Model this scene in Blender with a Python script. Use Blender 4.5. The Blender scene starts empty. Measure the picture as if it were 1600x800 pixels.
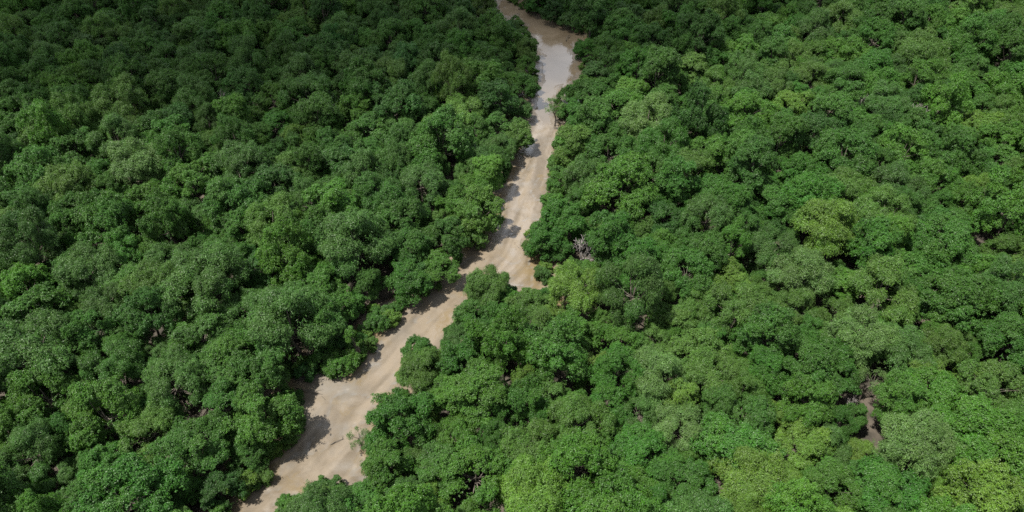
import bpy, math, random
import numpy as np
from mathutils import Vector

scn = bpy.context.scene
R = math.radians
rng = np.random.default_rng(11)
random.seed(11)

# ------------------------------------------------------------------ camera
CAM_H, PITCH, LENS = 85.0, R(42.0), 24.0
cam = bpy.data.cameras.new("camera")
cam.lens, cam.sensor_width = LENS, 36.0
cam.clip_start, cam.clip_end = 0.5, 20000
cam_o = bpy.data.objects.new("camera", cam)
scn.collection.objects.link(cam_o)
cam_o.location = (0, 0, CAM_H)
cam_o.rotation_euler = (math.pi / 2 - PITCH, 0, 0)
scn.camera = cam_o

# ------------------------------------------------------------------ light
SUN_EL, SUN_AZ = R(66), R(250)      # azimuth clockwise from +Y: the sun stands to the left, a little behind the camera
sun_dir = Vector((math.sin(SUN_AZ) * math.cos(SUN_EL), math.cos(SUN_AZ) * math.cos(SUN_EL), math.sin(SUN_EL)))
sl = bpy.data.lights.new("sun", 'SUN')
sl.energy, sl.angle, sl.color = 5.0, R(0.53), (1.0, 0.95, 0.87)
so = bpy.data.objects.new("sun", sl)
scn.collection.objects.link(so)
so.rotation_euler = sun_dir.to_track_quat('Z', 'Y').to_euler()

w = bpy.data.worlds.new("World")
scn.world = w
w.use_nodes = True
nt = w.node_tree
bg = nt.nodes["Background"]
sky = nt.nodes.new("ShaderNodeTexSky")
sky.sky_type = 'NISHITA'
sky.sun_disc = False
sky.sun_elevation, sky.sun_rotation = SUN_EL, SUN_AZ
sky.altitude, sky.air_density, sky.dust_density = 80, 1.0, 1.6
# fair-weather clouds over the sky: the creek mirrors them
tc = nt.nodes.new("ShaderNodeTexCoord")
cn = nt.nodes.new("ShaderNodeTexNoise")
cn.inputs["Scale"].default_value = 2.2
cn.inputs["Detail"].default_value = 6
cr = nt.nodes.new("ShaderNodeValToRGB")
cr.color_ramp.elements[0].position, cr.color_ramp.elements[1].position = 0.40, 0.55
mx = nt.nodes.new("ShaderNodeMix")
mx.data_type = 'RGBA'
mx.inputs["B"].default_value = (7.0, 7.2, 7.6, 1)
nt.links.new(tc.outputs["Generated"], cn.inputs["Vector"])
nt.links.new(cn.outputs["Fac"], cr.inputs["Fac"])
nt.links.new(cr.outputs["Color"], mx.inputs["Factor"])
nt.links.new(sky.outputs["Color"], mx.inputs["A"])
# one bright sunlit cumulus low over the far forest, straight up the creek
vd = nt.nodes.new("ShaderNodeVectorMath"); vd.operation = 'DISTANCE'
vd.inputs[1].default_value = (math.sin(R(5)) * math.cos(R(36)), math.cos(R(5)) * math.cos(R(36)), math.sin(R(36)))
nt.links.new(tc.outputs["Generated"], vd.inputs[0])
n2 = nt.nodes.new("ShaderNodeTexNoise"); n2.inputs["Scale"].default_value = 7; n2.inputs["Detail"].default_value = 5
nt.links.new(tc.outputs["Generated"], n2.inputs["Vector"])
ad = nt.nodes.new("ShaderNodeMath"); ad.operation = 'MULTIPLY_ADD'; ad.inputs[1].default_value = 0.16
nt.links.new(n2.outputs["Fac"], ad.inputs[0]); nt.links.new(vd.outputs["Value"], ad.inputs[2])
mr_ = nt.nodes.new("ShaderNodeMapRange"); mr_.inputs["From Min"].default_value = 0.30; mr_.inputs["From Max"].default_value = 0.25
nt.links.new(ad.outputs[0], mr_.inputs["Value"])
mx2 = nt.nodes.new("ShaderNodeMix"); mx2.data_type = 'RGBA'; mx2.inputs["B"].default_value = (25.0, 27.0, 31.0, 1)
nt.links.new(mr_.outputs[0], mx2.inputs["Factor"]); nt.links.new(mx.outputs["Result"], mx2.inputs["A"])
nt.links.new(mx2.outputs["Result"], bg.inputs["Color"])
bg.inputs["Strength"].default_value = 0.068

scn.view_settings.view_transform = 'Standard'
scn.view_settings.look = 'None'
scn.view_settings.gamma = 1
scn.view_settings.exposure = 0.76
scn.render.engine = 'CYCLES'
scn.cycles.max_bounces = 6
scn.cycles.diffuse_bounces = 3
scn.cycles.transmission_bounces = 3
scn.cycles.use_denoising = False

# ------------------------------------------------------------------ projection helpers (photo pixels 1600 x 800)
FPX = 1600 * LENS / 36.0
CF = np.array([0, math.cos(PITCH), -math.sin(PITCH)])
CU = np.array([0, math.sin(PITCH), math.cos(PITCH)])


def proj(p):
    d = np.asarray(p, float) - np.array([0, 0, CAM_H])
    z = np.maximum(d @ CF, 1e-3)
    return np.stack([800 + FPX * d[..., 0] / z, 400 - FPX * (d @ CU) / z], -1), z


def at(px, py, h=0.0):
    """the world point at height h seen at photo pixel (px, py)"""
    d = CF + np.array([(px - 800) / FPX, 0, 0]) - CU * (py - 400) / FPX
    t = (h - CAM_H) / d[2]
    return np.array([d[0] * t, d[1] * t, h])


def in_poly(P, poly):
    x, y = P[..., 0], P[..., 1]
    c = np.zeros(x.shape, bool)
    n = len(poly)
    for i in range(n):
        x0, y0 = poly[i]
        x1, y1 = poly[(i + 1) % n]
        if y0 == y1:
            continue
        c ^= ((y0 > y) != (y1 > y)) & (x < (x1 - x0) * (y - y0) / (y1 - y0) + x0)
    return c


# ------------------------------------------------------------------ numpy noise
_perm = rng.random((256, 256))


def vnoise(x, y):
    xi, yi = np.floor(x).astype(int), np.floor(y).astype(int)
    fx, fy = x - xi, y - yi
    fx, fy = fx * fx * (3 - 2 * fx), fy * fy * (3 - 2 * fy)
    g = lambda a, b: _perm[a & 255, b & 255]
    return (g(xi, yi) * (1 - fx) + g(xi + 1, yi) * fx) * (1 - fy) + (g(xi, yi + 1) * (1 - fx) + g(xi + 1, yi + 1) * fx) * fy


def fbm(x, y, o=4):
    s = a = 0.0
    k = 0.5
    for i in range(o):
        s = s + k * vnoise(x * 2 ** i + 17 * i, y * 2 ** i + 31 * i)
        a += k
        k *= 0.5
    return s / a


# ------------------------------------------------------------------ object helpers
def link(o):
    scn.collection.objects.link(o)
    return o


def make_mesh(name, V, F, mats=(), attrs=None, smooth=False):
    """V (n,3), F (m,k) equal-sized faces"""
    me = bpy.data.meshes.new(name)
    V = np.asarray(V, np.float32)
    F = np.asarray(F, np.int32)
    k = F.shape[1]
    me.vertices.add(len(V))
    me.vertices.foreach_set("co", V.ravel())
    me.loops.add(F.size)
    me.loops.foreach_set("vertex_index", F.ravel())
    me.polygons.add(len(F))
    me.polygons.foreach_set("loop_start", np.arange(0, F.size, k, dtype=np.int32))
    me.polygons.foreach_set("loop_total", np.full(len(F), k, np.int32))
    me.polygons.foreach_set("use_smooth", np.full(len(F), smooth))
    for m in mats:
        me.materials.append(m)
    for an, (ty, arr) in (attrs or {}).items():
        a = me.attributes.new(an, ty, 'POINT')
        a.data.foreach_set("color" if ty == 'FLOAT_COLOR' else ("vector" if ty == 'FLOAT_VECTOR' else "value"), np.asarray(arr, np.float32).ravel() if ty != 'INT' else np.asarray(arr, np.int32).ravel())
    me.update()
    me.validate()
    return me


def norm(v):
    return v / np.maximum(np.linalg.norm(v, axis=-1, keepdims=True), 1e-9)


# ------------------------------------------------------------------ materials
def mat(name):
    m = bpy.data.materials.new(name)
    m.use_nodes = True
    nt = m.node_tree
    return m, nt, nt.nodes["Principled BSDF"]


def N(nt, t, **kw):
    n = nt.nodes.new("ShaderNode" + t)
    for k, v in kw.items():
        setattr(n, k, v)
    return n


def leaf_material():
    m, nt, p = mat("foliage")
    ti = N(nt, "Attribute", attribute_type='INSTANCER', attribute_name="tint")
    va = N(nt, "Attribute", attribute_type='GEOMETRY', attribute_name="var")
    sep = N(nt, "SeparateColor")
    nt.links.new(va.outputs["Color"], sep.inputs[0])
    # leaf to leaf and clump to clump differences of leaf colour
    hs = N(nt, "HueSaturation")
    mh = N(nt, "MapRange"); mh.inputs["To Min"].default_value = 0.482; mh.inputs["To Max"].default_value = 0.512
    mv = N(nt, "MapRange"); mv.inputs["To Min"].default_value = 0.55; mv.inputs["To Max"].default_value = 1.5
    ms = N(nt, "MapRange"); ms.inputs["To Min"].default_value = 1.12; ms.inputs["To Max"].default_value = 0.86
    nt.links.new(sep.outputs[1], mh.inputs["Value"])
    nt.links.new(sep.outputs[0], mv.inputs["Value"])
    nt.links.new(sep.outputs[2], ms.inputs["Value"])
    nt.links.new(mh.outputs[0], hs.inputs["Hue"])
    nt.links.new(mv.outputs[0], hs.inputs["Value"])
    nt.links.new(ms.outputs[0], hs.inputs["Saturation"])
    nt.links.new(ti.outputs["Color"], hs.inputs["Color"])
    nt.links.new(hs.outputs[0], p.inputs["Base Color"])
    p.inputs["Roughness"].default_value = 0.42
    p.inputs["Specular IOR Level"].default_value = 0.28
    tr = N(nt, "BsdfTranslucent")
    tm = N(nt, "Mix", data_type='RGBA', blend_type='MULTIPLY')
    tm.inputs["Factor"].default_value = 1
    tm.inputs["B"].default_value = (1.25, 1.35, 0.6, 1)
    nt.links.new(hs.outputs[0], tm.inputs["A"])
    nt.links.new(tm.outputs["Result"], tr.inputs["Color"])
    mix = N(nt, "MixShader")
    mix.inputs[0].default_value = 0.28
    nt.links.new(p.outputs[0], mix.inputs[1])
    nt.links.new(tr.outputs[0], mix.inputs[2])
    nt.links.new(mix.outputs[0], nt.nodes["Material Output"].inputs[0])
    return m


def bark_material(name, c0, c1):
    m, nt, p = mat(name)
    tc = N(nt, "TexCoord")
    n = N(nt, "TexNoise"); n.inputs["Scale"].default_value = 3; n.inputs["Detail"].default_value = 5
    r = N(nt, "ValToRGB")
    r.color_ramp.elements[0].color, r.color_ramp.elements[1].color = (*c0, 1), (*c1, 1)
    r.color_ramp.elements[0].position, r.color_ramp.elements[1].position = 0.35, 0.65
    nt.links.new(tc.outputs["Object"], n.inputs["Vector"])
    nt.links.new(n.outputs["Fac"], r.inputs[0])
    nt.links.new(r.outputs[0], p.inputs["Base Color"])
    b = N(nt, "Bump"); b.inputs["Strength"].default_value = 0.5; b.inputs["Distance"].default_value = 0.04
    nt.links.new(n.outputs["Fac"], b.inputs["Height"])
    nt.links.new(b.outputs[0], p.inputs["Normal"])
    p.inputs["Roughness"].default_value = 0.85
    return m


LEAF = leaf_material()
BARK = bark_material("bark", (0.06, 0.052, 0.04), (0.14, 0.12, 0.098))
DEAD = bark_material("weathered_wood", (0.16, 0.145, 0.135), (0.31, 0.285, 0.275))


def floor_material():
    m, nt, p = mat("forest_floor")
    tc = N(nt, "TexCoord")
    n = N(nt, "TexNoise"); n.inputs["Scale"].default_value = 0.35; n.inputs["Detail"].default_value = 8
    r = N(nt, "ValToRGB")
    e = r.color_ramp.elements
    e[0].position, e[0].color = 0.35, (0.03, 0.026, 0.018, 1)
    e[1].position, e[1].color = 0.62, (0.085, 0.07, 0.052, 1)
    nt.links.new(tc.outputs["Object"], n.inputs["Vector"])
    nt.links.new(n.outputs["Fac"], r.inputs[0])
    nt.links.new(r.outputs[0], p.inputs["Base Color"])
    b = N(nt, "Bump"); b.inputs["Strength"].default_value = 0.6; b.inputs["Distance"].default_value = 0.2
    n2 = N(nt, "TexNoise"); n2.inputs["Scale"].default_value = 2.5; n2.inputs["Detail"].default_value = 6
    nt.links.new(tc.outputs["Object"], n2.inputs["Vector"])
    nt.links.new(n2.outputs["Fac"], b.inputs["Height"])
    nt.links.new(b.outputs[0], p.inputs["Normal"])
    p.inputs["Roughness"].default_value = 0.8
    return m


def mud_material():
    m, nt, p = mat("wet_mud")
    tc = N(nt, "TexCoord")
    st = N(nt, "Attribute", attribute_type='GEOMETRY', attribute_name="stain")
    sep = N(nt, "SeparateColor")
    nt.links.new(st.outputs["Color"], sep.inputs[0])
    n = N(nt, "TexNoise"); n.inputs["Scale"].default_value = 0.22; n.inputs["Detail"].default_value = 9; n.inputs["Roughness"].default_value = 0.62
    n.inputs["Distortion"].default_value = 0.8
    nt.links.new(tc.outputs["Object"], n.inputs["Vector"])
    r = N(nt, "ValToRGB")
    e = r.color_ramp.elements
    e[0].position, e[0].color = 0.33, (0.118, 0.094, 0.064, 1)
    e[1].position, e[1].color = 0.66, (0.200, 0.164, 0.120, 1)
    sk = N(nt, "Attribute", attribute_type='GEOMETRY', attribute_name="streak")
    mxs = N(nt, "Mix", data_type='FLOAT'); mxs.inputs["Factor"].default_value = 0.40
    nt.links.new(n.outputs["Fac"], mxs.inputs["A"]); nt.links.new(sk.outputs["Fac"], mxs.inputs["B"])
    nt.links.new(mxs.outputs["Result"], r.inputs[0])
    # ochre algae film on the firm mud
    n2 = N(nt, "TexNoise"); n2.inputs["Scale"].default_value = 0.9; n2.inputs["Detail"].default_value = 7; n2.inputs["Distortion"].default_value = 1.2
    nt.links.new(tc.outputs["Object"], n2.inputs["Vector"])
    add = N(nt, "Math", operation='ADD'); nt.links.new(sep.outputs[0], add.inputs[0]); nt.links.new(n2.outputs["Fac"], add.inputs[1])
    mr = N(nt, "MapRange"); mr.inputs["From Min"].default_value = 0.85; mr.inputs["From Max"].default_value = 1.25; mr.inputs["To Max"].default_value = 0.75
    nt.links.new(add.outputs[0], mr.inputs["Value"])
    m1 = N(nt, "Mix", data_type='RGBA'); m1.inputs["B"].default_value = (0.150, 0.108, 0.048, 1)
    nt.links.new(mr.outputs[0], m1.inputs["Factor"]); nt.links.new(r.outputs[0], m1.inputs["A"])
    # grey silt beside the banks and in the rills
    m2 = N(nt, "Mix", data_type='RGBA'); m2.inputs["B"].default_value = (0.175, 0.165, 0.148, 1)
    nt.links.new(sep.outputs[1], m2.inputs["Factor"]); nt.links.new(m1.outputs["Result"], m2.inputs["A"])
    nt.links.new(m2.outputs["Result"], p.inputs["Base Color"])
    # wetness sets the gloss
    rr = N(nt, "MapRange"); rr.inputs["To Min"].default_value = 0.5; rr.inputs["To Max"].default_value = 0.27
    nt.links.new(sep.outputs[2], rr.inputs["Value"])
    nt.links.new(rr.outputs[0], p.inputs["Roughness"])
    n3 = N(nt, "TexNoise"); n3.inputs["Scale"].default_value = 1.1; n3.inputs["Detail"].default_value = 8; n3.inputs["Roughness"].default_value = 0.65
    nt.links.new(tc.outputs["Object"], n3.inputs["Vector"])
    b = N(nt, "Bump"); b.inputs["Strength"].default_value = 0.35; b.inputs["Distance"].default_value = 0.10
    nt.links.new(n3.outputs["Fac"], b.inputs["Height"]); nt.links.new(b.outputs[0], p.inputs["Normal"])
    return m


def water_material():
    m, nt, p = mat("silty_water")
    tc = N(nt, "TexCoord")
    n = N(nt, "TexNoise"); n.inputs["Scale"].default_value = 0.12; n.inputs["Detail"].default_value = 6; n.inputs["Distortion"].default_value = 1.0
    nt.links.new(tc.outputs["Object"], n.inputs["Vector"])
    r = N(nt, "ValToRGB")
    e = r.color_ramp.elements
    e[0].position, e[0].color = 0.35, (0.15, 0.118, 0.078, 1)
    e[1].position, e[1].color = 0.65, (0.205, 0.165, 0.115, 1)
    nt.links.new(n.outputs["Fac"], r.inputs[0]); nt.links.new(r.outputs[0], p.inputs["Base Color"])
    p.inputs["Roughness"].default_value = 0.09
    p.inputs["IOR"].default_value = 1.333
    p.inputs["Specular IOR Level"].default_value = 0.5
    n3 = N(nt, "TexNoise"); n3.inputs["Scale"].default_value = 0.8; n3.inputs["Detail"].default_value = 4
    nt.links.new(tc.outputs["Object"], n3.inputs["Vector"])
    b = N(nt, "Bump"); b.inputs["Strength"].default_value = 0.06; b.inputs["Distance"].default_value = 0.05
    nt.links.new(n3.outputs["Fac"], b.inputs["Height"]); nt.links.new(b.outputs[0], p.inputs["Normal"])
    return m


# ------------------------------------------------------------------ the creek as the photo shows it (pixel outline, laid on the ground)
LEFT = [(340, 860), (362, 812), (372, 785), (400, 768), (418, 735), (424, 716), (446, 700), (470, 682), (474, 652), (470, 622), (455, 603), (452, 590), (480, 585), (509, 584), (530, 600), (550, 598), (562, 576), (587, 541), (606, 511), (625, 500), (649, 484), (675, 461), (697, 452), (712, 427),
        (722, 405), (727, 375), (761, 371), (779, 356), (778, 322), (776, 297), (790, 287), (797, 269), (800, 253), (809, 231), (822, 219), (825, 197), (830, 178), (842, 150), (840, 125), (840, 100), (844, 87), (837, 65), (827, 50), (820, 35), (805, 24), (795, 30), (782, 24), (776, 0), (766, -18), (742, -40), (715, -55)]
RIGHT = [(742, -58), (775, -38), (790, 0), (817, 15), (842, 27), (870, 37), (890, 47), (915, 56), (903, 66), (896, 84), (902, 100), (909, 117), (902, 130), (885, 135), (875, 142), (862, 164), (872, 182), (881, 206), (862, 216), (859, 234), (853, 256), (860, 270), (851, 277), (853, 300), (837, 319),
         (838, 340), (828, 347), (816, 359), (818, 390), (832, 401), (840, 424), (834, 438), (855, 443), (853, 455), (825, 450), (810, 456), (795, 446), (787, 437), (761, 424), (739, 437), (731, 450), (729, 465), (709, 484), (692, 514), (690, 532), (675, 547), (667, 532), (649, 534), (634, 555), (619, 576), (626, 600),
         (599, 631), (595, 650), (584, 669), (584, 684), (566, 706), (578, 725), (565, 740), (555, 755), (516, 747), (490, 742), (467, 766), (437, 774), (424, 790), (432, 812), (425, 860)]
VIS = LEFT + RIGHT


def grid_poly(poly, n):
    """points along a closed polygon"""
    out = []
    for i in range(len(poly)):
        a, b = np.array(poly[i], float), np.array(poly[(i + 1) % len(poly)], float)
        k = max(1, int(np.linalg.norm(b - a) / n))
        for j in range(k):
            out.append(a + (b - a) * j / k)
    return np.array(out)


VG = np.array([at(*p)[:2] for p in VIS])            # the same outline on the ground
VGs = np.array([at(*p)[:2] for p in grid_poly(VIS, 6)])


def dist_creek(P):
    """signed distance on the ground to the open creek, negative inside"""
    P = np.asarray(P, float)
    d = np.full(P.shape[:-1], 1e9)
    for i in range(len(VG)):
        a, b = VG[i], VG[(i + 1) % len(VG)]
        ab = b - a
        t = np.clip(((P - a) @ ab) / (ab @ ab), 0, 1)
        d = np.minimum(d, np.linalg.norm(P - (a + t[..., None] * ab), axis=-1))
    return np.where(in_poly(P, VG), -d, d)


# ground: one sheet to the horizon, finer near the creek is not needed
g = make_mesh("ground", [(-6000, -3000, 0), (6000, -3000, 0), (6000, 9000, 0), (-6000, 9000, 0)], [(0, 1, 2, 3)], [floor_material()])
o = link(bpy.data.objects.new("ground", g)); o["kind"] = "structure"

# the mud bed of the creek
xs, ys = np.arange(-75, 75, 0.42), np.arange(22, 330, 0.42)
GX, GY = np.meshgrid(xs, ys)
GP = np.stack([GX, GY], -1)
D = dist_creek(GP)
bank = D - 5.5 + 3.0 * (fbm(GX / 5, GY / 5) - 0.5)
# course of the creek: centre line for the flow streaks
rel = 0.34 * fbm(GX / 7.0, GY / 9.0) + 0.34 * fbm(GX / 2.0, GY / 2.6, 4)
rill = np.abs(fbm(GX / 6 + 40, GY / 6 + 9, 3) - 0.5)
rill = np.clip(1 - rill / 0.018, 0, 1)
flow = np.clip((-D - 3.2) / 2.5, 0, 1)                        # the smooth middle of the bed
CL = np.array([at(*p)[:2] for p in [(330, 880), (400, 800), (470, 735), (520, 680), (545, 635), (590, 590), (640, 535), (680, 490), (730, 440), (775, 395), (795, 350), (810, 300), (830, 250), (848, 200), (855, 160), (870, 120), (868, 85), (855, 50), (825, 22), (790, 0), (750, -30)]])
arc = np.zeros_like(D); off = np.full_like(D, 1e9); ac = 0.0
for i in range(len(CL) - 1):
    a_, ab_ = CL[i], CL[i + 1] - CL[i]
    l_ = np.linalg.norm(ab_)
    t_ = np.clip(((GP - a_) @ ab_) / l_ ** 2, 0, 1)
    v_ = GP - (a_ + t_[..., None] * ab_)
    d_ = np.linalg.norm(v_, axis=-1) * np.sign(v_[..., 0] * ab_[1] - v_[..., 1] * ab_[0] + 1e-9)
    m_ = np.abs(d_) < np.abs(off)
    off = np.where(m_, d_, off); arc = np.where(m_, ac + t_ * l_, arc)
    ac += l_
streak = fbm(arc / 13 + 3, off / 1.1 + 50, 5)
band = np.exp(-((off - 2.2 * (fbm(arc / 18, arc * 0 + 2, 2) - .5) * 2) / 1.5) ** 2)     # the last trickle
Z = 0.10 + rel * (1 - 0.6 * flow) - 0.22 * rill * (1 - flow) - 0.12 * flow - 0.07 * band + 0.10 * (streak - .5)
Z += np.clip((D + 1) / 6, 0, 1) * 0.15
far = np.clip((GY - 136) / 10, 0, 1)                          # farther up the creek still holds water
Z -= far * (0.34 * np.clip((1.5 - D) / 2, 0, 1) + 0.2 * np.clip((-D - 1) / 2, 0, 1))
Z = np.where(bank > -1.2, Z * np.clip(-bank / 1.2, 0, 1) - 0.03, Z)
idx = np.arange(GX.size).reshape(GX.shape)
keep = (bank[:-1, :-1] < 0) | (bank[1:, 1:] < 0) | (bank[1:, :-1] < 0) | (bank[:-1, 1:] < 0)
F = np.stack([idx[:-1, :-1], idx[:-1, 1:], idx[1:, 1:], idx[1:, :-1]], -1)[keep]
alg = np.zeros_like(D)
for (px, py, rx, ry, s) in [(838, 418, 34, 22, .55), (815, 432, 30, 16, .4), (590, 725, 30, 20, .55), (560, 735, 40, 18, .35), (535, 635, 40, 20, .35), (500, 610, 40, 18, .3), (560, 590, 30, 20, .3), (600, 545, 30, 16, .3), (800, 255, 10, 26, .4), (790, 300, 12, 30, .35),
                            (872, 205, 12, 14, .5), (848, 295, 8, 22, .5), (750, 378, 26, 10, .35), (905, 60, 26, 12, .4), (860, 45, 40, 16, .25), (905, 110, 8, 20, .45), (640, 500, 20, 10, .35), (700, 462, 22, 8, .35), (770, 400, 24, 10, .3), (470, 600, 22, 10, .4), (450, 745, 24, 14, .35), (820, 320, 10, 20, .3), (835, 235, 10, 20, .3), (545, 660, 16, 24, .25), (660, 520, 14, 16, .3)]:
    c = at(px, py)[:2]
    ex, ey = abs(at(px + rx, py)[0] - c[0]), abs(at(px, py - ry)[1] - c[1])
    alg += s * np.exp(-(((GX - c[0]) / ex) ** 2 + ((GY - c[1]) / ey) ** 2))
alg += 0.75 * np.clip(1 + D / 3.0, 0, 1) * np.clip(fbm(GX / 4 + 70, GY / 5, 4) * 2.4 - .85, 0, 1)
silt = 0.75 * rill * (1 - flow) + 0.5 * np.clip(fbm(GX / 2.2 + 7, GY / 2.2, 3) * 2.6 - 1.5, 0, 1)
for (px, py, rx, ry, s) in [(490, 590, 35, 14, .8), (520, 610, 40, 14, .6), (490, 650, 30, 20, .4), (630, 520, 24, 18, .4)]:
    c = at(px, py)[:2]
    ex, ey = abs(at(px + rx, py)[0] - c[0]), abs(at(px, py - ry)[1] - c[1])
    silt += s * np.exp(-(((GX - c[0]) / ex) ** 2 + ((GY - c[1]) / ey) ** 2)) * (0.3 + fbm(GX / 1.2, GY / 1.2, 4))
wet = np.clip(0.25 + 0.3 * flow + 0.6 * band + 2.2 * (streak - .45) + rill, 0, 1)
stain = np.stack([np.clip(alg, 0, 1), np.clip(silt, 0, 0.85), wet, np.ones_like(D)], -1).reshape(-1, 4)
V = np.stack([GX, GY, Z], -1).reshape(-1, 3)
used = np.unique(F)
remap = np.full(V.shape[0], -1); remap[used] = np.arange(len(used))
me = make_mesh("creek_bed", V[used], remap[F], [mud_material()], {"stain": ('FLOAT_COLOR', stain[used]), "streak": ('FLOAT', np.clip((streak - .5) * 2.4 + .5 + .35 * band, 0, 1).ravel()[used])}, smooth=True)
o = link(bpy.data.objects.new("riverbed", me)); o["kind"] = "structure"
# the water still standing in the upper creek
keepw = keep & (GY[:-1, :-1] > 126)
Fw = np.stack([idx[:-1, :-1], idx[:-1, 1:], idx[1:, 1:], idx[1:, :-1]], -1)[keepw]
Vw = V.copy(); Vw[:, 2] = 0.075
used = np.unique(Fw); remap[:] = -1; remap[used] = np.arange(len(used))
me = make_mesh("water", Vw[used], remap[Fw], [water_material()], smooth=True)
o = link(bpy.data.objects.new("water", me)); o["kind"] = "structure"

# a cumulus above and behind the camera whose shade lies on the far left of the forest
cm_ = bpy.data.materials.new("cloud_vapour")
cm_.use_nodes = True
cnt = cm_.node_tree
cnt.nodes.remove(cnt.nodes["Principled BSDF"])
pv = cnt.nodes.new("ShaderNodeVolumePrincipled")
pv.inputs["Color"].default_value = (1, 1, 1, 1)
pv.inputs["Density"].default_value = 0.027
cnt.links.new(pv.outputs[0], cnt.nodes["Material Output"].inputs["Volume"])


def cloud(cx, cy, cz, rx, ry, rz, seed):
    import bmesh
    bm = bmesh.new()
    bmesh.ops.create_icosphere(bm, subdivisions=5, radius=1)
    P = np.array([v.co[:] for v in bm.verts])
    n = fbm(P[:, 0] * 2.2 + seed + 9, P[:, 1] * 2.2 + P[:, 2] * 1.7 + 9, 4) - .5
    for v, k in zip(bm.verts, n):
        q = v.co * (1 + 1.1 * k)
        v.co = (q.x * rx, q.y * ry, q.z * rz * (1 if q.z > 0 else .5))
    me = bpy.data.meshes.new("cloud")
    bm.to_mesh(me); bm.free()
    me.materials.append(cm_)
    o = link(bpy.data.objects.new("cloud", me))
    o.location = (cx, cy, cz)
    o["kind"] = "stuff"; o["category"] = "cloud"
    return o


def cloud_over(px, py, rx, ry, alt=520, rz=40, seed=0):
    """a cloud placed along the sun's direction from the spot of forest it shades"""
    g_ = at(px, py, 8)
    k = (alt - 8) / sun_dir.z
    return cloud(g_[0] + sun_dir.x * k, g_[1] + sun_dir.y * k, alt, rx, ry, rz, seed)


cloud_over(200, -30, 210, 85, seed=1)
cloud_over(960, -30, 46, 26, seed=5, rz=30)


# ------------------------------------------------------------------ tree building
def tube(path, r0, r1, n=6):
    path = np.asarray(path, float)
    V, F = [], []
    m = len(path)
    for i, p in enumerate(path):
        d = norm(path[min(i + 1, m - 1)] - path[max(i - 1, 0)])
        a = norm(np.cross(d, [0.3, 0.9, 0.2] if abs(d[2]) > 0.7 else [0, 0, 1]))
        b = np.cross(d, a)
        r = r0 + (r1 - r0) * i / (m - 1)
        for k in range(n):
            t = 2 * math.pi * k / n
            V.append(p + r * (a * math.cos(t) + b * math.sin(t)))
    for i in range(m - 1):
        for k in range(n):
            F.append((i * n + k, i * n + (k + 1) % n, (i + 1) * n + (k + 1) % n, (i + 1) * n + k))
    return V, F


def wood_mesh(name, tubes, m):
    V, F = [], []
    for t in tubes:
        v, f = tube(*t)
        F += [tuple(a + len(V) for a in q) for q in f]
        V += v
    return make_mesh(name, V, F, [m], smooth=True)


def limb_path(a, b, r, sag=0.12, n=5):
    a, b = np.array(a, float), np.array(b, float)
    L = np.linalg.norm(b - a)
    out = []
    j = r.normal(size=3) * L * 0.06
    for i in range(n):
        t = i / (n - 1)
        p = a + (b - a) * t + j * math.sin(math.pi * t)
        p[2] -= sag * L * math.sin(math.pi * t)
        out.append(p)
    return out


def leaves(sc, outw, up, r, per, srad, ll, lw, droop=0.0):
    """sc (n,3) sprig centres, outw (n,3) outward directions -> leaf quads with colour variation"""
    n = len(sc)
    off = norm(r.normal(size=(n, per, 3))) * (r.random((n, per, 1)) ** 0.45)
    flat = (off * outw[:, None]).sum(-1, keepdims=True)
    off = off - outw[:, None] * flat * 0.35
    s = srad * (0.7 + 0.6 * r.random((n, 1, 1)))
    pos = sc[:, None] + off * s
    pos[..., 2] -= droop * r.random((n, per)) ** 1.5
    nrm = norm(outw[:, None] * 0.7 + off * 0.8 + np.array([0, 0, up]) + r.normal(size=(n, per, 3)) * 0.35)
    t = norm(np.cross(nrm, r.normal(size=(n, per, 3))))
    if droop:
        t = norm(t * 0.8 + np.array([0, 0, -.75]) + outw[:, None] * 0.8)
        nrm = norm(nrm - t * (nrm * t).sum(-1, keepdims=True))
    b = np.cross(nrm, t)
    L = ll * (0.65 + 0.7 * r.random((n, per, 1)))
    W = lw * (0.65 + 0.7 * r.random((n, per, 1)))
    bend = nrm * L * 0.12
    q = np.stack([pos - t * L * 0.5 - bend, pos + b * W * 0.5, pos + t * L * 0.5 - bend, pos - b * W * 0.5], 2).reshape(-1, 3)
    sv = r.random((n, 1, 1))
    lv = r.random((n, per, 1))
    hv = np.clip(0.5 * r.random((n, 1, 1)) + 0.5 * r.random((n, per, 1)), 0, 1)
    var = np.concatenate([np.clip(0.45 * sv + 0.55 * lv, 0, 1), hv, r.random((n, per, 1)), np.ones((n, per, 1))], -1)
    var = np.repeat(var.reshape(-1, 1, 4), 4, 1).reshape(-1, 4)
    return q, var


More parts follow.
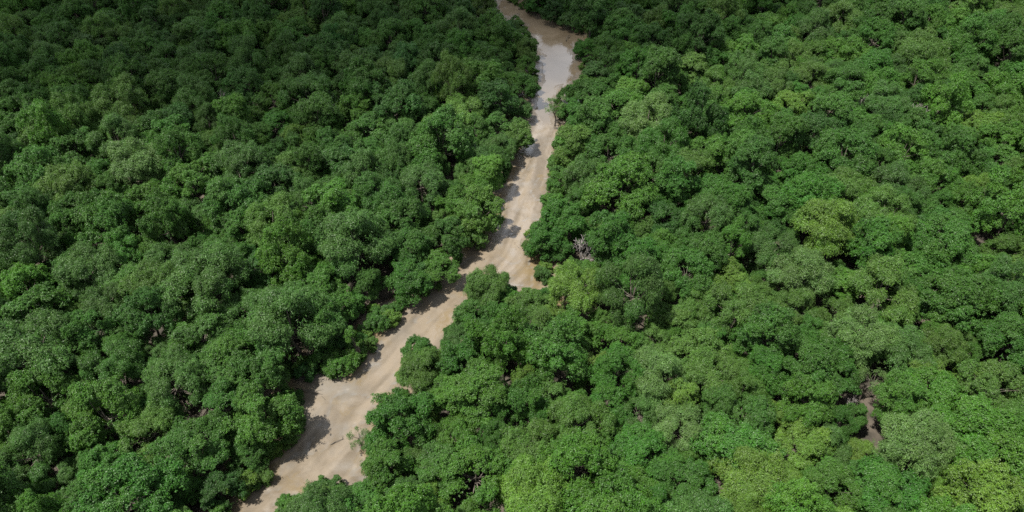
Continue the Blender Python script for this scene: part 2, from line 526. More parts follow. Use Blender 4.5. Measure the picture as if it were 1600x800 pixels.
def make_variant(seed, style):
    """returns (crown mesh, trunk mesh, radius, height); built round the origin, base at z = 0"""
    r = np.random.default_rng(seed)
    P = dict(nb=13, nl=9, R=4.0, H=9.6, hc=5.7, vz=3.9, rb=(.26, .50), lo=-48, per=17, srad=.30, ll=.19, lw=.11, dens=7.6, up=.35, droop=0.0, ir=.20)
    P.update({
        'broad': {},
        'dome': dict(nb=15, nl=9, rb=(.28, .46), R=4.1, vz=3.4, ir=.16, up=.4),
        'layer': dict(nb=15, nl=8, rb=(.26, .44), R=4.3, vz=3.1, ir=.28),
        'feather': dict(nb=15, nl=10, rb=(.22, .46), R=4.0, vz=4.0, per=18, srad=.40, ll=.30, lw=.065, dens=6.6, droop=.5, up=.45, ir=.26),
        'tall': dict(nb=11, nl=9, R=3.2, H=11.2, hc=6.4, vz=4.7, rb=(.36, .56), ir=.22),
        'shrub': dict(nb=8, nl=7, R=1.7, H=3.6, hc=1.8, vz=1.7, rb=(.42, .58), lo=-60, ll=.17, lw=.09, srad=.22, dens=15, per=13),
        'cone': dict(nb=18, nl=6, R=1.5, H=6.8, hc=3.3, vz=3.2, rb=(.38, .52), lo=-70, ll=.17, lw=.09, srad=.22, dens=15, per=13),
        'sparse': dict(nb=9, nl=5, R=2.2, H=6.5, hc=4.4, vz=1.9, rb=(.3, .4), per=9, srad=.3, ll=.17, lw=.07, dens=5.5, ir=.3),
        'bankside': dict(nb=14, nl=8, R=3.6, H=8.0, hc=4.3, vz=3.7, rb=(.30, .48), lo=-55, ir=.25),
    }[style])
    c = np.array([0, 0, P['hc']])
    smin = math.sin(R(P['lo']))
    ph = r.random() * 6.28
    a0, el_ = r.random() * 6.28, r.uniform(.08, .24)
    # boughs: the few big billows of a crown, at uneven heights and reaches
    B = []
    nb = P['nb']
    for i in range(nb):
        sz = smin + (1 - smin) * (i + .5) / nb
        sz = float(np.clip(sz + r.normal() * .08, smin, .97))
        a = ph + i * 2.39996 + r.normal() * .4
        ch = math.sqrt(1 - sz * sz)
        rb = P['R'] * r.uniform(*P['rb'])
        k = r.uniform(1 - P['ir'], 1.0 + P['ir'] * .5)
        if style == 'cone':
            ch *= 1 - .75 * (sz + .8) / 1.8
            rb *= 1.15 - .5 * (sz + .8) / 1.8
        k *= 1 + el_ * math.cos(a - a0)
        p = c + np.array([math.cos(a) * ch * (P['R'] - rb * .55) * k, math.sin(a) * ch * (P['R'] - rb * .55) * k, sz * (P['vz'] - rb * .5) * (.7 + .3 * k) + r.normal() * .11 * P['vz']])
        B.append((p, rb))
    # lobes: rounded clumps of foliage on each bough
    L = []
    for p, rb in B:
        hue_b = r.random(2)
        outb = norm(p - (c - np.array([0, 0, P['vz']])))
        nl = P['nl']
        for j in range(nl):
            d = norm(r.normal(size=3))
            for _ in range(6):
                if d @ outb * .7 + d[2] * .5 > -.1:
                    break
                d = norm(r.normal(size=3))
            rl = rb * r.uniform(.38, .6)
            L.append((p + d * (rb - rl * .5) * np.array([1.08, 1.08, .8]) * r.uniform(.7, 1.15), rl, outb, hue_b))
    Q, W = [], []
    for p, rl, outc, hb in L:
        sq = r.uniform(.6, .85)                       # lobes are wider than tall
        m = int(4 * math.pi * rl * rl * P['dens'] * .5) + 3
        d = norm(r.normal(size=(m * 2, 3)))
        wgt = d @ outc * .5 + d[:, 2] * .75
        d = d[wgt > r.uniform(-.6, .2, size=m * 2)][:m]
        m = len(d)
        f = r.uniform(.62, 1.16, (m, 1)) * (1 + .35 * (r.random((m, 1)) < .07))
        # each lobe is a plume drawn out along its own axis and thinner towards the tip
        ax = norm(outc * .8 + np.array([0, 0, .35]) + r.normal(size=3) * .45)
        al = (d @ ax)[:, None]
        pe = d - ax * al
        q_ = (ax * al * r.uniform(1.05, 1.6) + pe * (1.02 - .34 * np.clip(al, 0, 1))) * rl * f
        pos = p + q_ * np.array([1, 1, .6 + sq * .4])
        o = norm(d * .8 + outc * .25)
        q, v = leaves(pos, o, P['up'], r, P['per'], P['srad'], P['ll'], P['lw'], P['droop'])
        v[:, 0] = np.clip(v[:, 0] * .62 + .16 * r.random() + .22 * hb[0], 0, 1)
        v[:, 1] = np.clip(v[:, 1] * .45 + .2 * r.random() + .35 * hb[1], 0, 1)
        Q.append(q); W.append(v)
    n = len(L)
    # stray twigs that break the outline
    m = int(n * .6)
    d = norm(r.normal(size=(m, 3)) + np.array([0, 0, .5]))
    pos = c + d * np.array([P['R'], P['R'], P['vz']]) * r.uniform(.86, 1.08, (m, 1))
    if style not in ('cone',):
        q, v = leaves(pos, d, P['up'], r, max(5, P['per'] // 2), P['srad'] * .9, P['ll'], P['lw'], P['droop'])
        Q.append(q); W.append(v)
    V = np.concatenate(Q); A = np.concatenate(W)
    F = np.arange(len(V)).reshape(-1, 4)
    crown = make_mesh(style + "_crown", V, F, [LEAF], {"var": ('FLOAT_COLOR', A)})
    # trunk and limbs
    T = []
    H = P['H']
    tr = .024 * H
    lean = r.normal(size=2) * .05 * H
    fork = np.array([lean[0], lean[1], max(.5, P['hc'] - P['vz'] * .55)])
    T.append((limb_path((0, 0, -.3), fork, r, 0), tr, tr * .72, 7))
    for i, (p, rl) in enumerate(B):
        z0 = r.uniform(.0, .5)
        s = fork + (c + np.array([0, 0, P['vz'] * .4]) - fork) * z0
        T.append((limb_path(s, p + np.array([0, 0, rl * .2]), r, .1), tr * .42, tr * .08, 5))
        for k in range(2):
            q = p + norm(r.normal(size=3) + [0, 0, .6]) * rl * .9
            T.append((limb_path(p + (s - p) * .25, q, r, .05, 4), tr * .13, tr * .03, 4))
    T.append((limb_path(fork, c + np.array([0, 0, P['vz'] * .6]), r, 0), tr * .7, tr * .15, 6))
    if style in ('bankside', 'shrub'):
        for k in range(7):                            # stilt roots
            a = k * .9 + r.normal() * .2
            T.append((limb_path((0, 0, .14 * H), (math.cos(a) * .14 * H, math.sin(a) * .14 * H, -.2), r, -.15), tr * .3, tr * .2, 4))
    trunk = wood_mesh(style + "_trunk", T, BARK)
    return crown, trunk, P['R'], H


def bare_mesh(seed, H, spread, m, levels=4):
    """a leafless branching skeleton"""
    r = np.random.default_rng(seed)
    T = []

    def grow(p, d, L, rad, lv):
        q = p + d * L
        T.append((limb_path(p, q, r, -.03, 4), rad, rad * .7, 5 if lv > 1 else 4))
        if lv == 0:
            return
        for k in range(3 if lv < levels else 5):
            nd = norm(d * 1.0 + norm(r.normal(size=3)) * spread + np.array([0, 0, .12]))
            grow(p + d * L * r.uniform(.5, 1), nd, L * r.uniform(.58, .82), rad * .68, lv - 1)
    grow(np.array([0, 0, -.2]), norm(np.array([r.normal() * .1, r.normal() * .1, 1.])), H * .36, H * .022, levels)
    return wood_mesh("dead_tree", T, m)


VARS = {}
for k, st in enumerate(['broad', 'broad', 'broad', 'dome', 'dome', 'dome', 'layer', 'layer', 'layer', 'tall', 'tall', 'feather', 'feather', 'feather', 'feather', 'feather', 'bankside', 'bankside', 'bankside', 'shrub', 'shrub', 'cone', 'sparse']):
    VARS.setdefault(st, []).append(k)
    VARS[k] = (st,) + make_variant(100 + k, st)

# ------------------------------------------------------------------ leaf colours (linear base colours)
TONES = {
    'deep': ((.034, .094, .020), 'dark green'),
    'mid': ((.045, .122, .021), 'mid green'),
    'fresh': ((.060, .152, .022), 'fresh green'),
    'emerald': ((.043, .134, .020), 'vivid green'),
    'olive': ((.074, .152, .030), 'olive green'),
    'lime': ((.104, .196, .032), 'yellow-green'),
    'grey': ((.060, .136, .032), 'grey-green'),
    'silver': ((.096, .176, .050), 'pale silvery green'),
    'teal': ((.036, .106, .026), 'blue-green'),
}
FORM = {'broad': 'lumpy', 'dome': 'rounded', 'layer': 'layered', 'tall': 'tall narrow', 'feather': 'feathery drooping', 'bankside': 'low spreading', 'shrub': 'bushy', 'cone': 'conical', 'sparse': 'sparse'}
RAD = {st: VARS[VARS[st][0]][3] for st in FORM}
HGT = {st: VARS[VARS[st][0]][4] for st in FORM}

trees = []      # dict(x, y, s, st, var, rot, tone, tint, label)


ZC = {'broad': (5.9, 3.5), 'dome': (5.9, 3.2), 'layer': (5.9, 3.1), 'feather': (5.9, 3.8), 'tall': (6.4, 4.7), 'shrub': (1.8, 1.7), 'cone': (3.3, 3.2), 'sparse': (4.4, 1.9), 'bankside': (4.3, 3.7)}


def crown_pts(x, y, st, s, f, zk=1.0):
    P = VARS[VARS[st][0]]
    Rr, H = P[3] * s, P[4] * s
    zc, vz = ZC[st]
    out = []
    for el in (-30, 0, 35, 70):
        for a in range(0, 360, 30):
            ce = math.cos(R(el))
            out.append((x + f * Rr * ce * math.cos(R(a)), y + f * Rr * ce * math.sin(R(a)), zk * s * (zc + f * vz * math.sin(R(el)))))
    out += [(x, y, 0.2), (x, y, s * zc * .5)]
    return np.array(out)


def intrudes(x, y, st, s, f=.95, zk=1.0):
    q, _ = proj(crown_pts(x, y, st, s, f, zk))
    return bool(in_poly(q, VIS).any())


LOW = [(508, 562), (522, 540), (912, 384), (880, 408)]
CLEAR = [(535, 571), (553, 536)]
GAPS = [(912, 384), (1362, 690), (890, 404), (1350, 668), (1322, 622), (733, 634), (986, 556), (1438, 462), (1160, 386)]


def covers_gap(x, y, st, s):
    q, z = proj(np.array([x, y, 7.0 * s]))
    r = FPX * RAD[st] * s / float(z)
    return any(math.hypot(q[0] - gx, q[1] - gy) < r * (.8 if gx < 920 and gx > 850 else (.95 if gy < 680 else .7) if 1300 < gx < 1400 else .6) for gx, gy in GAPS) or any(math.hypot(q[0] - gx, q[1] - gy) < r * 1.15 + 12 for gx, gy in CLEAR) or (st not in ('shrub', 'sparse') and any(math.hypot(q[0] - gx, q[1] - gy) < r * 1.1 for gx, gy in LOW))


def add(x, y, st, s, tone, label=None, jit=.08, var=None, rot=None, col=None):
    c = .8 * np.array(TONES[tone][0]) + .2 * np.array(TONES['mid'][0])
    c = c * (1 + .30 * (fbm(np.array(x / 22 + 61), np.array(y / 22 + 13), 3) - .5)) * (1 + jit * rng.normal()) * (1 + .02 * rng.normal(size=3))
    t = dict(x=x, y=y, st=st, s=s, var=var if var is not None else int(rng.choice(VARS[st])), rot=rng.uniform(0, 6.28) if rot is None else rot, tone=tone,
             tint=tuple(np.clip(c, .01, .4)), label=label, r=RAD[st] * s)
    t['ys'] = s * float(1 + .09 * rng.normal())
    t['zs'] = s * float(np.clip(1.08 + .19 * rng.normal(), .8, 1.42)) if st not in ('shrub', 'cone', 'sparse') else s
    trees.append(t)
    return t


# trees that the photo lets one tell apart: crown centre px, py, crown width in px, style, tone, label
MARK = [
    (535, 572, 38, 'shrub', 'fresh', 'round bright green bush standing alone on the open mud by the left bank'),
    (553, 538, 36, 'cone', 'fresh', 'small conical tree on the mud edge just behind the round bush'),
    (562, 682, 36, 'sparse', 'silver', 'small see-through pale tree on the mud at the lower right bank'),
    (506, 562, 40, 'shrub', 'mid', None), (524, 540, 36, 'shrub', 'teal', None), (590, 505, 34, 'shrub', 'mid', None),
    (479, 579, 32, 'shrub', 'teal', 'dark bushy shrub at the head of the muddy side bay, left of the round bush'),
    (378, 756, 42, 'shrub', 'lime', 'pale yellow-green shrub at the edge of the mud by the bottom edge'),
    (408, 742, 30, 'shrub', 'olive', None),
    (761, 444, 62, 'feather', 'olive', 'pale olive feathery tree on the tip of the right bank where the creek bends'),
    (655, 552, 48, 'bankside', 'emerald', 'green leafy tree leaning out over the mud opposite the conical tree'),
    (628, 655, 95, 'bankside', 'emerald', 'big vivid green low tree on the right bank above the see-through tree'),
    (600, 690, 50, 'bankside', 'mid', None),
    (900, 452, 84, 'feather', 'lime', 'big yellowish feathery tree at the right bank just below the bare dead tree'),
    (1000, 362, 52, 'dome', 'olive', 'small pale olive round-topped tree right of the bare dead tree'),
    (750, 328, 72, 'bankside', 'olive', 'olive green tree leaning over the left bank at the middle of the creek'),
    (742, 366, 36, 'shrub', 'olive', 'straggly olive shrub on the mud below the leaning left bank tree'),
    (810, 214, 46, 'bankside', 'olive', None),
    (868, 164, 36, 'sparse', 'silver', 'thin pale tree hanging over the water on the upper right bank'),
    (412, 642, 94, 'broad', 'fresh', 'large fresh green tree whose shade lies on the mud at lower left'),
    (405, 590, 90, 'broad', 'mid', None), (452, 498, 130, 'feather', 'grey', 'large grey-green feathery tree above the muddy side bay'), (512, 500, 62, 'tall', 'mid', None), (640, 442, 66, 'bankside', 'emerald', None),
    (165, 478, 72, 'feather', 'grey', None), (50, 548, 125, 'feather', 'grey', None), (178, 572, 92, 'feather', 'mid', None), (275, 600, 105, 'feather', 'grey', None), (165, 650, 108, 'broad', 'fresh', None),
    (72, 620, 92, 'broad', 'fresh', None), (50, 705, 100, 'feather', 'grey', None), (298, 692, 98, 'layer', 'mid', None), (122, 792, 80, 'broad', 'mid', None), (325, 440, 110, 'feather', 'grey', None), (265, 412, 70, 'feather', 'grey', None),
    (115, 140, 70, 'broad', 'fresh', None), (215, 258, 84, 'feather', 'silver', None), (190, 160, 80, 'feather', 'olive', None), (60, 265, 80, 'dome', 'mid', None), (65, 200, 66, 'layer', 'olive', None), (375, 258, 80, 'feather', 'grey', None),
    (690, 220, 105, 'broad', 'mid', None), (752, 125, 62, 'broad', 'fresh', None), (668, 242, 62, 'feather', 'grey', None), (460, 213, 42, 'dome', 'lime', None), (550, 375, 108, 'feather', 'grey', None), (515, 230, 62, 'dome', 'mid', None),
    (625, 345, 72, 'broad', 'mid', None), (480, 150, 72, 'feather', 'mid', None), (550, 105, 60, 'dome', 'grey', None),
    (975, 45, 60, 'dome', 'mid', None), (1012, 190, 84, 'feather', 'silver', None), (975, 290, 108, 'layer', 'fresh', None), (1075, 270, 72, 'feather', 'olive', None), (1160, 180, 72, 'broad', 'fresh', None), (1090, 175, 62, 'dome', 'mid', None),
    (1060, 180, 26, 'dome', 'lime', None), (1035, 385, 56, 'dome', 'fresh', None), (918, 26, 50, 'tall', 'deep', None), (848, 378, 56, 'bankside', 'emerald', None), (880, 340, 66, 'dome', 'emerald', None),
    (1315, 30, 60, 'feather', 'olive', None), (1435, 88, 72, 'feather', 'olive', None), (1500, 42, 56, 'dome', 'fresh', None), (1295, 352, 98, 'feather', 'lime', None), (1315, 298, 72, 'feather', 'olive', None), (1235, 165, 62, 'layer', 'lime', None),
    (1460, 280, 72, 'dome', 'fresh', None), (1530, 200, 64, 'layer', 'lime', None), (1525, 300, 62, 'feather', 'lime', None), (1375, 335, 80, 'feather', 'olive', None), (1320, 240, 90, 'dome', 'mid', None), (1480, 380, 90, 'dome', 'mid', None), (1575, 145, 80, 'layer', 'fresh', None), (1240, 90, 54, 'feather', 'olive', None),
    (905, 515, 62, 'broad', 'fresh', None), (1147, 482, 92, 'feather', 'olive', None), (1140, 440, 60, 'broad', 'lime', None), (1090, 545, 84, 'layer', 'olive', None), (1055, 500, 54, 'dome', 'olive', None), (830, 512, 74, 'feather', 'olive', None), (1025, 588, 100, 'feather', 'silver', None),
    (1110, 588, 84, 'feather', 'olive', None), (930, 570, 50, 'broad', 'lime', None), (1000, 642, 62, 'feather', 'grey', None), (1060, 668, 80, 'feather', 'silver', None), (945, 632, 72, 'dome', 'emerald', None), (900, 662, 98, 'feather', 'olive', None), (1000, 708, 84, 'dome', 'emerald', None),
    (1150, 700, 100, 'broad', 'emerald', None), (1168, 752, 112, 'feather', 'lime', None), (980, 768, 84, 'broad', 'fresh', None), (830, 702, 92, 'feather', 'olive', None), (745, 740, 110, 'layer', 'fresh', None),
    (1255, 432, 92, 'feather', 'silver', None), (1375, 452, 98, 'feather', 'olive', None), (1345, 525, 92, 'feather', 'silver', None), (1410, 546, 80, 'feather', 'grey', None), (1490, 468, 100, 'dome', 'mid', None), (1265, 566, 90, 'dome', 'mid', None), (1305, 586, 66, 'dome', 'mid', None),
    (1362, 592, 52, 'sparse', 'silver', 'half bare pale tree with branches showing beside the dark gap in the canopy'), (1440, 586, 62, 'broad', 'lime', None), (1460, 622, 92, 'dome', 'fresh', None), (1552, 602, 100, 'layer', 'olive', None), (1255, 696, 82, 'layer', 'lime', None),
    (1432, 692, 116, 'feather', 'silver', 'biggest pale silvery feathery tree right of the brown gap in the canopy'), (1292, 696, 66, 'feather', 'grey', None), (1525, 666, 110, 'dome', 'fresh', None), (1552, 728, 122, 'dome', 'fresh', None), (1215, 752, 72, 'feather', 'lime', None), (1580, 535, 92, 'dome', 'mid', None),
    (1385, 775, 110, 'dome', 'emerald', None),
]
for (px, py, wd, st, tone, lab) in MARK:
    zc = ZC[st][0] + .3
    s = 1.0
    for _ in range(4):
        p = at(px, py, zc * s)
        _, z = proj(p)
        s = float(np.clip(wd * z / FPX / 2 / RAD[st], .5, 1.5))
    add(p[0], p[1], st, s, tone, lab, jit=.03)['mark'] = True


def tone_at(x, y, st):
    """leaf colours drift over the forest: duller on the left, yellower low on the right"""
    q, _ = proj(np.array([x, y, 8.0]))
    px, py = q
    n = fbm(np.array(x / 26 + 5), np.array(y / 26), 3) + .08 * rng.normal()
    u = rng.random()
    right = px > 880 - (py - 100) * .55
    if st in ('feather',):
        if right and py > 450:
            return 'olive' if u < .5 else ('grey' if u < .8 else 'lime')
        return 'grey' if u < .5 else ('olive' if u < .8 else 'mid')
    if right:
        if py > 420:
            return 'emerald' if u < .3 else 'fresh' if u < .62 else 'mid' if u < .8 else 'olive' if u < .93 else 'lime'
        return 'mid' if u < .35 else 'fresh' if u < .62 else 'emerald' if u < .82 else 'deep' if u < .92 else 'olive'
    return 'mid' if u < .40 else 'deep' if u < .58 else 'fresh' if u < .78 else 'teal' if u < .88 else 'olive' if n > .5 else 'emerald'


class Hash:
    def __init__(s, c=12.0):
        s.c, s.d = c, {}

    def put(s, t):
        s.d.setdefault((int(t['x'] // s.c), int(t['y'] // s.c)), []).append(t)

    def near(s, x, y):
        i, j = int(x // s.c), int(y // s.c)
        for a in (-1, 0, 1):
            for b in (-1, 0, 1):
                yield from s.d.get((i + a, j + b), ())


H = Hash()
for t in trees:
    H.put(t)


def free(x, y, r, k):
    for t in H.near(x, y):
        kk = k
        if (t['x'] - x) ** 2 + (t['y'] - y) ** 2 < (kk * (t['r'] + r)) ** 2:
            return False
    return True


def in_range(x, y):
    return abs(x) < 75 + y * .86


# bank pass: foliage right up to the outline of the open creek
pts = grid_poly(VIS, 5)
order = rng.permutation(len(pts))
for rep in range(3):
    for i in order:
        px, py = pts[i] + rng.normal(size=2) * 14
        if py > 900 or py < -60:
            continue
        st = ['broad', 'dome', 'bankside', 'bankside', 'layer', 'feather', 'tall', 'shrub'][int(rng.integers(8))] if rep < 2 else ['bankside', 'shrub', 'shrub'][int(rng.integers(3))]
        s = rng.uniform(.62, 1.0)
        p = at(px, py, 5.0 * s)
        for _ in range(3):
            x, y = p[0] + rng.normal() * 2, p[1] + rng.normal() * 3
            if free(x, y, RAD[st] * s, .62) and not covers_gap(x, y, st, s) and not intrudes(x, y, st, s) and intrudes(x, y, st, s, 1.22):
                H.put(add(x, y, st, s, tone_at(x, y, st)))
                break

# low scrub fringing the banks
for i in rng.permutation(len(pts))[:460]:
    px, py = pts[i] + rng.normal(size=2) * 7
    if py > 880 or py < -40:
        continue
    s = rng.uniform(.38, .85)
    p = at(px, py, 1.0)
    for _ in range(5):
        x, y = p[0] + rng.normal() * 1.5, p[1] + rng.normal() * 2
        if free(x, y, RAD['shrub'] * s, .42) and not covers_gap(x, y, 'shrub', s) and not intrudes(x, y, 'shrub', s, .7):
            H.put(add(x, y, 'shrub', s, ['olive', 'lime', 'fresh', 'mid', 'grey'][int(rng.integers(5))]))
            break

# the forest: big crowns first, smaller trees into the gaps
for (s0, s1, k, n) in [(1.10, 1.24, .84, 2600), (.95, 1.15, .78, 9000), (.78, .95, .74, 16000), (.62, .78, .70, 24000), (.48, .6, .66, 30000), (.45, .55, .64, 14000)]:
    for _ in range(n):
        y = rng.uniform(-25, 345)
        x = rng.uniform(-1, 1) * (75 + max(y, 0) * .86)
        s = rng.uniform(s0, s1)
        q, _z = proj(np.array([x, y, 8.0]))
        right = q[0] > 880 - (q[1] - 100) * .55
        pf = .34 if not right else (.42 if q[1] > 430 else .26)
        u = rng.random()
        st = 'feather' if u < pf else ['broad', 'broad', 'dome', 'layer', 'dome', 'tall'][int(rng.integers(6))]
        r = RAD[st] * s
        if not free(x, y, r, k) or covers_gap(x, y, st, s):
            continue
        if q[1] > -120 and 250 < q[0] < 1000 and intrudes(x, y, st, s):
            continue
        H.put(add(x, y, st, s * (.97 + .06 * rng.random()), tone_at(x, y, st)))

# trees beside the creek stay low enough to leave its outline open; marked trees keep their measured height
for t in trees:
    if t['label'] or t.get('mark'):
        t['zs'] = t['s']
    elif t['y'] > 0 and float(dist_creek(np.array([t['x'], t['y']]))) < 13:
        t['zs'] = min(t['zs'], t['s'] * 1.0)

# ------------------------------------------------------------------ which trees show in the frame, largest first
for t in trees:
    q, z = proj(np.array([t['x'], t['y'], HGT[t['st']] * t['s'] * .68]))
    t['px'], t['py'], t['sz'] = float(q[0]), float(q[1]), FPX * t['r'] / float(z)
    m = t['sz'] * .75
    t['in'] = -m < q[0] < 1600 + m and -m < q[1] < 800 + m
KIND = {'feather': 'feathery_tree', 'shrub': 'bank_shrub', 'cone': 'conical_tree', 'sparse': 'sparse_tree'}
byk = {}
for t in trees:
    t['kind'] = KIND.get(t['st'], 'leafy_tree')
    if t['in']:
        byk.setdefault(t['kind'], []).append(t)
solo = []
for k, v in byk.items():
    v.sort(key=lambda t: (t['label'] is None, -t['sz']))
    solo += v[:300]
for t in solo:
    t['solo'] = True

# ------------------------------------------------------------------ labels
ONES = ['zero', 'one', 'two', 'three', 'four', 'five', 'six', 'seven', 'eight', 'nine', 'ten', 'eleven', 'twelve', 'thirteen', 'fourteen', 'fifteen', 'sixteen', 'seventeen', 'eighteen', 'nineteen']
TENS = ['', '', 'twenty', 'thirty', 'forty', 'fifty', 'sixty', 'seventy', 'eighty', 'ninety']


def num(n):
    n = int(max(1, min(99, n)))
    return ONES[n] if n < 20 else TENS[n // 10] + ('-' + ONES[n % 10] if n % 10 else '')


taken = set()
LANDM = [(910, 383, 'the bare dead tree'), (533, 574, 'the round bush on the mud'), (562, 680, 'the sparse tree on the mud')]
for t in solo:
    if t['label']:
        taken.add(t['label'])
        continue
    size = 'big' if t['s'] > 1.1 else ('small' if t['s'] < .72 else '')
    look = ' '.join(x for x in (size, TONES[t['tone']][1], FORM[t['st']], 'shrub' if t['st'] == 'shrub' else 'tree') if x)
    a, b = round(t['px'] / 16), round(t['py'] / 8)
    lab = None
    for (lx, ly, nm) in LANDM:
        dx, dy = t['px'] - lx, t['py'] - ly
        if math.hypot(dx, dy) < 62:
            side = ('right of' if dx > 0 else 'left of') if abs(dx) > abs(dy) else ('below' if dy > 0 else 'above')
            lab = f"{look} just {side} {nm}"
            if lab in taken:
                lab = None
    if lab is None:
        xa = 'at the left edge' if a < 1 else 'at the right edge' if a > 99 else f"{num(a)} percent across"
        yb = 'at the bottom edge' if b > 98 else 'at the top edge' if b < 2 else f"{num(b)} percent down the photo"
        lab = f"{look}, {xa} and {yb}"
    taken.add(lab)
    t['label'] = lab

# ------------------------------------------------------------------ build the single trees
first = {}


def place(t):
    k = t['var']
    st, cm, tm, _, _ = VARS[k]
    root = bpy.data.objects.new(t['kind'], None)
    link(root)
    root.empty_display_size = .5
    root.location = (t['x'], t['y'], 0)
    root.rotation_euler = (0, 0, t['rot'])
    root.scale = (t['s'], t['ys'], t['zs'])
    root["label"] = t['label']
    root["category"] = 'shrub' if t['st'] == 'shrub' else 'tree'
    root["group"] = {'leafy_tree': 'leafy green trees of the forest', 'feathery_tree': 'feathery trees of the forest', 'bank_shrub': 'shrubs along the creek banks'}.get(t['kind'], 'trees standing on the creek mud')
    if k in first:
        c, s = first[k][0].copy(), first[k][1].copy()
    else:
        c, s = bpy.data.objects.new("crown", cm), bpy.data.objects.new("trunk", tm)
        first[k] = (c, s)
    for o in (c, s):
        link(o)
        o.parent = root
    c["tint"] = [float(v) for v in t['tint']]
    return root


for t in solo:
    place(t)

# ------------------------------------------------------------------ the rest of the forest as one mass
rest = [t for t in trees if not t.get('solo')]
pm = bpy.data.meshes.new("forest")
pm.vertices.add(len(rest))
pm.vertices.foreach_set("co", np.array([(t['x'], t['y'], 0) for t in rest], np.float32).ravel())
for an, ty, f in (("tint", 'FLOAT_VECTOR', lambda t: t['tint']), ("turn", 'FLOAT', lambda t: t['rot']), ("size", 'FLOAT_VECTOR', lambda t: (t['s'], t['ys'], t['zs'])), ("sort", 'INT', lambda t: t['var'])):
    a = pm.attributes.new(an, ty, 'POINT')
    arr = np.array([f(t) for t in rest])
    a.data.foreach_set("vector" if ty == 'FLOAT_VECTOR' else "value", arr.astype(np.int32 if ty == 'INT' else np.float32).ravel())
fo = link(bpy.data.objects.new("forest", pm))
fo["kind"] = "stuff"
fo["label"] = "far mass of dark and mid green treetops that runs to the upper edge"
fo["category"] = "forest"
ng = bpy.data.node_groups.new("forest_scatter", 'GeometryNodeTree')
ng.interface.new_socket("Geometry", in_out='INPUT', socket_type='NodeSocketGeometry')
ng.interface.new_socket("Geometry", in_out='OUTPUT', socket_type='NodeSocketGeometry')
G = lambda t, **kw: (lambda n: ([setattr(n, k, v) for k, v in kw.items()], n)[1])(ng.nodes.new(t))
gi, go = G("NodeGroupInput"), G("NodeGroupOutput")
jn = G("GeometryNodeJoinGeometry")


def attr(name, ty):
    n = G("GeometryNodeInputNamedAttribute", data_type=ty)
    n.inputs["Name"].default_value = name
    return n.outputs["Attribute"]


srt, turn, size = attr("sort", 'INT'), attr("turn", 'FLOAT'), attr("size", 'FLOAT_VECTOR')
cx = G("ShaderNodeCombineXYZ"); ng.links.new(turn, cx.inputs[2])
for k in sorted({t['var'] for t in rest}):
    if k not in first:
        continue
    cmp = G("FunctionNodeCompare", data_type='INT', operation='EQUAL')
    ng.links.new(srt, cmp.inputs[2]); cmp.inputs[3].default_value = k
    j2 = G("GeometryNodeJoinGeometry")
    for o in first[k]:
        oi = G("GeometryNodeObjectInfo", transform_space='ORIGINAL')
        oi.inputs["Object"].default_value = o
        oi.inputs["As Instance"].default_value = False
        ng.links.new(oi.outputs["Geometry"], j2.inputs[0])
    ip = G("GeometryNodeInstanceOnPoints")
    ng.links.new(gi.outputs[0], ip.inputs["Points"])
    ng.links.new(cmp.outputs[0], ip.inputs["Selection"])
    ng.links.new(j2.outputs[0], ip.inputs["Instance"])
    ng.links.new(cx.outputs[0], ip.inputs["Rotation"])
    ng.links.new(size, ip.inputs["Scale"])
    ng.links.new(ip.outputs[0], jn.inputs[0])
ng.links.new(jn.outputs[0], go.inputs[0])
md = fo.modifiers.new("scatter", 'NODES')
md.node_group = ng

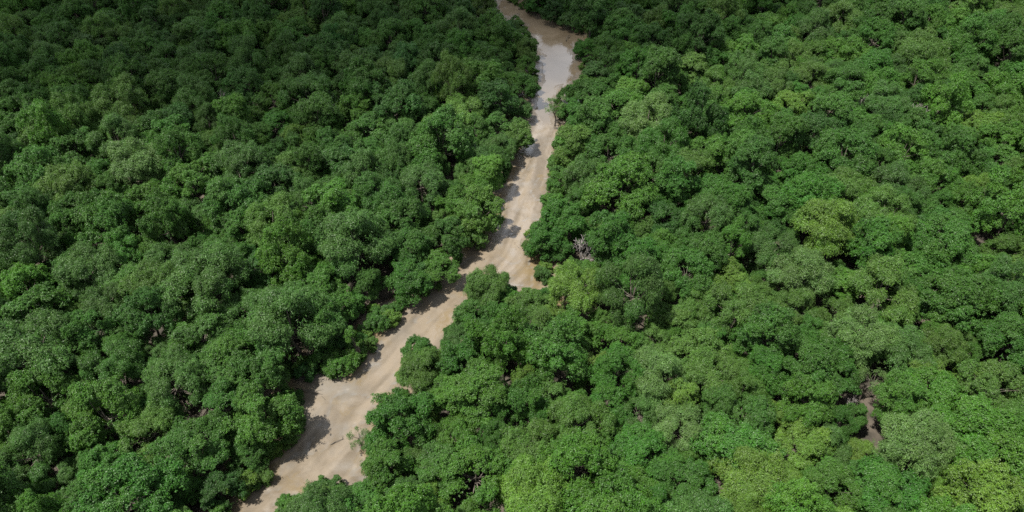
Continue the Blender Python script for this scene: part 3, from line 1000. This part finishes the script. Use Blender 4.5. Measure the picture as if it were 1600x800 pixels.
# ------------------------------------------------------------------ leafless trees
BARE = [bare_mesh(5, 6.5, .75, DEAD), bare_mesh(8, 5.0, .85, DEAD), bare_mesh(13, 5.5, .7, DEAD)]
for i, (px, py, h, H_, lab) in enumerate([
        (912, 376, 7.0, 10.5, 'bare dead tree with whitish grey branches near the right bank'),
        (880, 410, 5.0, 8.5, 'brownish bare tree beside the bank, just left of the whitish dead tree'),
        (352, 146, 8.0, 12.0, 'bare grey branches poking from the dark canopy in the upper left'),
        (1437, 168, 8.0, 12.5, 'bare whitish branches showing above the canopy in the upper right'),
        (1482, 212, 8.0, 12.5, 'second tangle of bare grey branches, lower right of the upper right one'),
        (1357, 150, 8.0, 12.0, 'faint bare grey twigs between crowns, left of the two whitish tangles'),
        (733, 640, 1.0, 5.0, 'brown bare branches in the dark gap behind the big low bank tree'),
        (986, 560, 2.0, 6.5, 'reddish brown bare branches in a small gap in the middle of the right forest'),
        (1330, 640, 1.0, 5.0, 'brown bare branches standing in the largest gap at lower right')]):
    p = at(px, py, h)
    o = link(bpy.data.objects.new("dead_tree", BARE[i % 3]))
    o.location = (p[0], p[1], 0)
    o.rotation_euler = (0, 0, i * 1.9)
    k = H_ / 6.5
    o.scale = (k * .8, k * .8, k)
    o["label"] = lab; o["category"] = "dead tree"; o["group"] = "leafless trees"


# driftwood and snags lying on the mud
for i, (px, py, L_, ang, lab) in enumerate([
        (527, 691, 2.0, .5, 'short dark stick of driftwood on the open mud left of the see-through tree'),
        (482, 612, 5.0, -.3, 'fallen forked branch lying at the head of the side bay'),
        (812, 385, 5.5, -1.0, 'thin fallen branch on the mud near the right bank at the bend'),
        (338, 770, 6.0, .9, 'long bare pale limb leaning over the bank at the bottom edge'),
        (822, 14, 5.0, .2, 'dark snag sticking out of the water at the top of the creek'),
        (888, 60, 4.0, 1.2, 'dark twiggy snag in the shallow water by the upper right bank'),
        (755, 391, .7, .4, 'small dark lump of wood in the middle of the mud')]):
    r_ = np.random.default_rng(60 + i)
    d_ = np.array([math.cos(ang), math.sin(ang), 0])
    T = [(limb_path(-d_ * L_ / 2, d_ * L_ / 2 + [0, 0, .05 * L_], r_, -.04, 6), .035 * L_ ** .5 + .03, .03, 6)]
    if L_ > 1:
        for k_ in range(6 if L_ > 3 else 2):
            q_ = -d_ * L_ / 2 + d_ * L_ * r_.uniform(.25, .9)
            e_ = norm(d_ * .8 + r_.normal(size=3) * np.array([.8, .8, .3]) + [0, 0, .25])
            T.append((limb_path(q_, q_ + e_ * L_ * r_.uniform(.15, .35), r_, -.05, 4), .04, .012, 4))
    o = link(bpy.data.objects.new("driftwood", wood_mesh("driftwood", T, DEAD if i in (3,) else BARK)))
    p = at(px, py, .2)
    o.location = (p[0], p[1], 1.6 if i == 3 else .26)
    o["label"] = lab; o["category"] = "driftwood"; o["group"] = "dead wood lying on the creek mud"

print("TREES", len(trees), "in view", sum(t['in'] for t in trees), "solo", len(solo), {k: len(v) for k, v in byk.items()}, "rest", len(rest))
